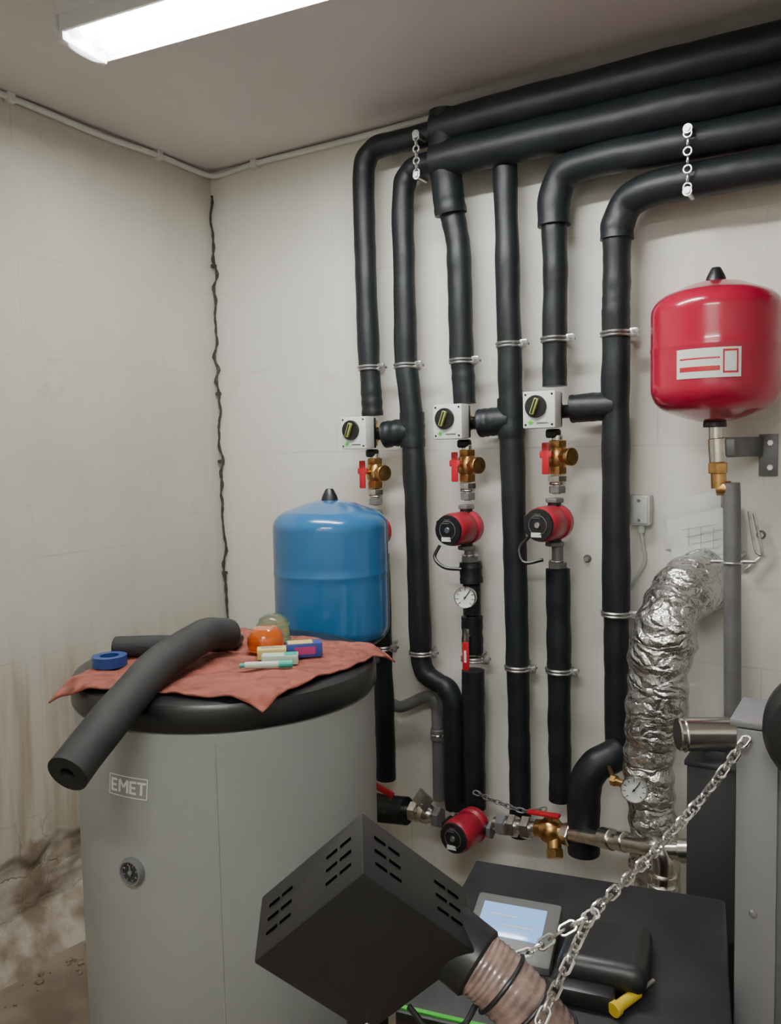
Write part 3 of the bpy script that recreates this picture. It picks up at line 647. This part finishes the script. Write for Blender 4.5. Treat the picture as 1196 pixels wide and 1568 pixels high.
group('foam_insulation_tube',[sweep('outer_skin',fp,.026,'foamcut',seg=26,caps=False),sweep('inner_bore',fp,.014,'foamdark',seg=26,caps=False),
   lathe('cut_face',[(.014,0),(.026,0)],fp[0],'foamcut',axis=(1,.5,0),seg=26),lathe('cut_face_b',[(.014,0),(.026,0)],fp[2],'foamcut',axis=(1,.5,0),seg=26)])
zc=1.135+DZ
lc=(1.088,-1.020,zc)
group('orange_beacon_lens',[lathe('lens',[(0,0),(.034,0),(.042,.006),(.046,.020),(.045,.038),(.040,.052),(.030,.062),(.0,.064)],lc,'orange',seg=36)]
  +[torus('lens_rib_%d'%k,(lc[0],lc[1],zc+.010+k*.013),.0455-.001*k,.0016,'orange') for k in range(3)])
group('green_plastic_cap',[lathe('cap',[(.042,0),(.044,.01),(.043,.048),(.035,.068),(.018,.078),(0,.080)],(1.046,-.940,zc),'gcap',seg=32),torus('rim',(1.046,-.940,zc+.012),.044,.003,'gcap'),torus('rim_b',(1.046,-.940,zc+.050),.042,.003,'gcap')])
def rb(name,c,s,ang,ms,extra=()):
    P=[box('carton',c,s,ms,rot=ang,bev=.0015)]
    for i,(off,ss,m_) in enumerate(extra):
        o=Matrix.Rotation(ang,3,'Z')@Vector(off);P.append(box('print_%d'%i,Vector(c)+o,ss,m_,rot=ang,bev=0))
    return group(name,P)
rb('small_carton',(1.205,-1.015,1.173),(.085,.040,.034),.75,'bcard',[((-.01,0,.0175),(.060,.036,.001),'ycard'),((.0,-.0205,0),(.05,.001,.018),'magenta')])
rb('small_carton',(1.195,-1.095,1.166),(.085,.035,.022),.62,'card',[((.025,0,.0115),(.03,.030,.001),'teal')])
rb('small_carton',(1.145,-1.065,1.168),(.070,.040,.024),.7,'ycard',[((0,0,.0125),(.05,.006,.001),'ink'),((-.01,.01,.0125),(.03,.004,.001),'ink')])
d=Vector((.81,.58,0));q=Vector((1.20,-1.150,1.165))
group('marker_pen',[cyl('barrel',q-d*.05,q+d*.03,.008,'card'),cyl('cap',q+d*.028,q+d*.06,.0088,'teal'),cyl('tip',q-d*.062,q-d*.05,.005,'teal')])
group('tape_roll',[lathe('roll',[(.022,0),(.040,0),(.040,.024),(.022,.024),(.022,0)],(.845,-1.30,1.156),'blue',seg=36)])
group('black_tool_pouch',[box('pouch',(.935,-1.035,1.168),(.13,.075,.022),'black',rot=.5,bev=.008),box('flap',(.935,-1.035,1.182),(.10,.06,.008),'blackm',rot=.55,bev=.003)])
# ------------------------------------------------------------ foil ventilation duct
dp=[(1.942,-.005,1.238),(1.938,-.07,1.245),(1.918,-.15,1.235),(1.888,-.215,1.17),(1.872,-.235,1.08),(1.864,-.24,.96),(1.850,-.24,.82),(1.840,-.24,.70),(1.848,-.25,.58),(1.862,-.26,.46),(1.864,-.26,.32)]
def dr(t):
    b=.086 if t<.55 else .086-.020*min(1,(t-.55)/.15)
    return b+.0026*math.sin(t*120)+.003*math.sin(t*37)
o=sweep('foil_skin',dp,.09,'foil',n=22,seg=64,rfun=dr,wob=.014,wscale=11)
group('foil_ventilation_duct',[o,lathe('collar',[(.078,0),(.090,0),(.090,.018),(.078,.018)],(1.942,-.0,1.238),'foil',axis=(-.1,-1,.1),seg=40)])
gauge((1.829,-.368,.706),(.15,-1,.08),.036,stem=(1.812,-.345,.706))
group('brass_nipple',[cyl('nipple',(1.712,-.205,.690),(1.765,-.335,.708),.007,'brass',seg=12),cyl('cross_piece',(1.755,-.332,.708),(1.812,-.350,.707),.011,'brass',seg=14),hexn('nut',(1.757,-.332,.708),(1.772,-.337,.708),.016,'brass')])
P=[box('case',(1.757,-.024,1.452),(.064,.048,.094),'ebox',bev=.006),box('cover',(1.757,-.049,1.452),(.052,.006,.080),'ebox',bev=.002)]
for dz in (-.03,.03): P.append(cyl('screw',(1.757,-.055,1.452+dz),(1.757,-.05,1.452+dz),.005,'gpipe',seg=10))
P+=[cyl('gland',(1.757,-.026,1.41),(1.757,-.026,1.382),.011,'ebox',seg=14),sweep('cable',[(1.757,-.026,1.385),(1.762,-.022,1.34),(1.765,-.015,1.29),(1.74,-.012,1.24),(1.722,-.01,1.2)],.0055,'ebox',seg=8)]
group('electrical_junction_box',P)
def sheet(name,corn,m='paper'):
    bm=bmesh.new();K=10;g=[];A,B,C_,D=[Vector(c) for c in corn]
    for i in range(K+1):
        row=[]
        for j in range(K+1):
            u=i/K;v=j/K;p=A.lerp(B,u).lerp(D.lerp(C_,u),v);row.append(bm.verts.new((p.x,p.y-.004-.010*abs(noise.noise(Vector((u*2,v*2,p.x))))-.016*u*v,p.z)))
        g.append(row)
    for i in range(K):
        for j in range(K): bm.faces.new((g[i][j],g[i+1][j],g[i+1][j+1],g[i][j+1]))
    return obj(name,bm,m)
S1=sheet('sheet_a',[(1.815,0,1.475),(1.985,0,1.515),(1.99,0,1.36),(1.825,0,1.33)])
S2=sheet('sheet_b',[(1.83,-.008,1.42),(2.035,-.008,1.475),(2.045,-.008,1.31),(1.855,-.008,1.265)])
P=[S1,S2]
for k in range(5):
    P.append(box('drawing_line_%d'%k,(1.93+.008*k,-.033-.001*k,1.405-.022*k),(.10-.012*k,.0012,.0018),'ink',rot=Matrix.Rotation(-.2,3,'Y'),bev=0))
for k in range(3):
    P.append(box('drawing_stroke_%d'%k,(1.90+.035*k,-.034,1.375),(.0018,.0012,.06),'ink',bev=0))
group('paper_drawings',P)
group('wire_bracket',[sweep('wire_a',[(2.065,-.03,1.455),(2.085,-.03,1.34),(2.10,-.03,1.33),(2.098,-.03,1.36),(2.078,-.03,1.45)],.004,'steel',seg=8),sweep('wire_b',[(2.105,-.02,1.33),(2.07,-.03,1.295),(2.06,-.03,1.285)],.005,'steel',seg=8)])
for (x,z) in ((2.095,1.385),(1.58,1.289)):
    group('hex_bolt',[cyl('washer',(x,-.004,z),(x,0,z),.013,'gpipe',seg=16),hexn('head',(x,-.016,z),(x,-.004,z),.009,'steel')])
# ------------------------------------------------------------ pellet boiler
ang=math.radians(11);Rb=Matrix.Rotation(ang,3,'Z');ob_=Vector((1.660,-1.007,0))
def BL(x,y_,z): return ob_+Rb@Vector((x,-y_,z))
def bbox(name,x0,x1,y0,y1,z0,z1,m,bev=.004):
    return box(name,BL((x0+x1)/2,(y0+y1)/2,(z0+z1)/2),(x1-x0,y1-y0,z1-z0),m,rot=Rb,bev=bev)
P=[bbox('body',0,.50,.0,.50,.03,.725,'boiler',.006),bbox('top_cover',-.004,.504,-.004,.515,.722,.75,'boiler',.006),
   bbox('feet',.03,.47,.03,.48,0,.03,'black'),bbox('green_stripe',.0,.50,.500,.508,.749,.753,'green',0),
   bbox('front_door',.02,.48,.50,.516,.10,.70,'blackm',.006),bbox('door_handle',.40,.42,.516,.536,.35,.50,'black',.005)]
tilt=Rb@Matrix.Rotation(math.radians(14),3,'X')
cc=BL(.138,.275,.770)
P.append(box('display_console',cc,(.160,.150,.026),'bezel',rot=tilt,bev=.007))
nrm=tilt@Vector((0,0,1))
P.append(box('display_screen',cc+nrm*.0135+tilt@Vector((-.004,.012,0)),(.118,.078,.002),'screen',rot=tilt,bev=.001))
P.append(box('display_lines',cc+nrm*.0150+tilt@Vector((-.02,.022,0)),(.05,.003,.001),'face',rot=tilt,bev=0))
P.append(box('display_lines_b',cc+nrm*.0150+tilt@Vector((.01,.000,0)),(.06,.003,.001),'face',rot=tilt,bev=0))
P.append(box('hatch_cover',BL(.305,.29,.775),(.145,.19,.05),'blackm',rot=Rb@Matrix.Rotation(-.15,3,'X'),bev=.022,segs=5))
P.append(box('hatch_lip',BL(.28,.39,.765),(.10,.05,.03),'black',rot=Rb,bev=.008))
group('pellet_boiler',P)
a=BL(.335,.41,.764);b=BL(.385,.33,.768)
group('yellow_handled_scraper',[cyl('grip',a,a.lerp(b,.55),.009,'yellow',seg=16),cyl('shaft',a.lerp(b,.5),b,.004,'steel',seg=10),cyl('pommel',a-(b-a)*.12,a,.012,'yellow',seg=16)])
# feeder motor cover
e=Vector((-.533,.788,.309)).normalized();r=Vector((.828,.560,0)).normalized();nn=r.cross(e).normalized()
if nn.z<0: nn=-nn
hd=.143;D=Vector((1.883,-1.782,1.138));F=D-nn*hd
bm=bmesh.new();L_=.105
cor=[F+nn*hd,F+r*hd,F-nn*hd,F-r*hd]
v0=[bm.verts.new(p) for p in cor];v1=[bm.verts.new(p+e*L_) for p in cor]
bm.faces.new(v0);bm.faces.new(v1)
for i in range(4): bm.faces.new((v0[i],v0[(i+1)%4],v1[(i+1)%4],v1[i]))
bmesh.ops.bevel(bm,geom=bm.edges[:],offset=.0035,segments=2,profile=.5,affect='EDGES')
P=[obj('cover_shell',bm,'blackm')]
M['void']=mat('slot_void',(.001,.001,.001),1,spec=0)
def slots(c0,c1,outn):
    side=(c1-c0).normalized();Ls=(c1-c0).length
    R3=Matrix((side,e,outn)).transposed()
    for gpos in (.22,.78):
        for row in range(3):
            for col in range(2):
                p=c0+side*(Ls*gpos+(col-.5)*.026)+e*(.030+row*.022)+outn*.0004
                P.append(box('vent_slot',p,(.020,.0040,.0012),'void',rot=R3,bev=0))
slots(cor[0],cor[3],(nn-r).normalized());slots(cor[0],cor[1],(nn+r).normalized())
for k in (cor[2].lerp(F,.12),cor[1].lerp(F,.22)+(-nn)*.02):
    P.append(lathe('cover_screw',[(0,0),(.005,0),(.004,.003),(0,.004)],k,'steel',axis=-e,seg=14))
P.append(cyl('motor_drum',F+e*L_*.9-nn*.02,F+e*(L_+.05)-nn*.03,.075,'black'))
P.append(cyl('auger_post',F+e*.09-nn*.06,Vector((1.78,-1.62,.0)),.03,'blackm'))
P.append(cyl('outlet_collar',F+r*.085+e*.07-nn*.02,Vector((1.968,-1.636,.966)),.047,'black'))
group('pellet_feeder_motor_cover',P)
hp=[(1.950,-1.640,.980),(1.985,-1.632,.955),(2.028,-1.625,.918),(2.062,-1.610,.865),(2.075,-1.58,.76),(2.065,-1.56,.62),(2.05,-1.47,.52)]
o=sweep('hose_wall',hp,.042,'hose',n=24,seg=32,rfun=lambda t:.041+.0007*math.sin(t*230),wob=.004)
P=[o]
HP=cr(hp,24)
for idx in (30,46,64):
    P.append(torus('clamp_ring_%d'%idx,HP[idx],.0435,.0030,'black',axis=HP[idx+1]-HP[idx-1],seg=36))
group('pellet_hose',P)
group('power_cable',[sweep('power_cable',[(1.90,-1.71,.93),(1.93,-1.70,.90),(1.955,-1.665,.895),(1.965,-1.645,.915)],.004,'black',seg=8)])
# slim control cabinet
P=[box('cabinet_body',(2.50,-1.105,.595),(.58,.12,1.19),'panel',bev=.004),
   box('front_flange',(2.243,-1.169,.595),(.062,.008,1.185),'panel2',bev=.002),box('lid',(2.498,-1.108,1.196),(.594,.136,.014),'panel2',bev=.004)]
for z in (.88,.45): P.append(lathe('cabinet_screw',[(0,0),(.007,0),(.005,.004),(0,.005)],(2.24,-1.173,z),'steel',axis=(0,-1,0),seg=14))
P.append(lathe('chain_eye',[(0,0),(.008,0),(.008,.012),(0,.012)],(2.226,-1.172,1.168),'steel',axis=(0,-1,0),seg=14))
group('boiler_side_cabinet',P)
group('blower_motor',[lathe('motor_shell',[(0,0),(.055,0),(.080,.008),(.092,.03),(.092,.06),(.08,.080),(.03,.09),(0,.09)],(2.345,-1.182,1.220),'black',axis=(.1,-1,0),seg=40),box('motor_foot',(2.345,-1.184,1.12),(.06,.02,.06),'black',bev=.004)])
group('flue_box',[box('box',(2.085,-.60,.46),(.11,.14,.92),'dgrey',bev=.004),box('box_lid',(2.085,-.60,.925),(.12,.15,.012),'dgrey',bev=.002)])
group('polished_flue_sleeve',[cyl('sleeve',(2.008,-.665,.985),(2.160,-.580,.985),.038,'chrome',seg=40),torus('bead',(2.02,-.658,.985),.038,.003,'chrome',axis=(.14,.08,0)),torus('bead_b',(2.125,-.600,.985),.038,.003,'chrome',axis=(.14,.08,0)),box('sleeve_saddle',(2.085,-.62,.94),(.05,.05,.025),'dgrey')])
group('grey_steel_pipe',[sweep('lower_branch',[(1.955,-.39,.40),(1.975,-.40,.435),(2.02,-.40,.450),(2.16,-.41,.49)],.024,'gpipe',seg=18),hexn('nut',(1.985,-.40,.440),(2.01,-.40,.448),.032,'nickel'),cyl('leg',(1.955,-.39,.41),(1.955,-.39,0),.022,'gpipe')])
chain('hanging_chain',[[(2.226,-1.190,1.172),(2.19,-1.28,1.120),(2.14,-1.41,1.066),(2.089,-1.548,1.026)],
    [(2.089,-1.548,1.024),(2.055,-1.57,1.003),(2.025,-1.59,.980),(2.005,-1.605,.972)],
    [(2.088,-1.552,1.022),(2.080,-1.60,.992),(2.072,-1.645,.965),(2.063,-1.680,.935),(2.050,-1.685,.90)]],.0172,.0092,.0021)
# ------------------------------------------------------------ world + camera
w=bpy.data.worlds.new('world');scene.world=w;w.use_nodes=True
w.node_tree.nodes['Background'].inputs[0].default_value=(.6,.65,.7,1);w.node_tree.nodes['Background'].inputs[1].default_value=.05
up=Vector((-.0205,.99702,.0744)).normalized();X=Vector((.8523,-.0215,.5231));X=(X-up*X.dot(up)).normalized();Y=up.cross(X)
R=Matrix((X,Y,up)).to_4x4()
cam=bpy.data.cameras.new('camera');cam.sensor_fit='VERTICAL';cam.sensor_height=36;cam.lens=1260/1568*36;cam.clip_start=.02
co=bpy.data.objects.new('camera',cam);COL.objects.link(co)
co.matrix_world=Matrix.Translation((2.425,-2.582,1.65))@R
scene.camera=co
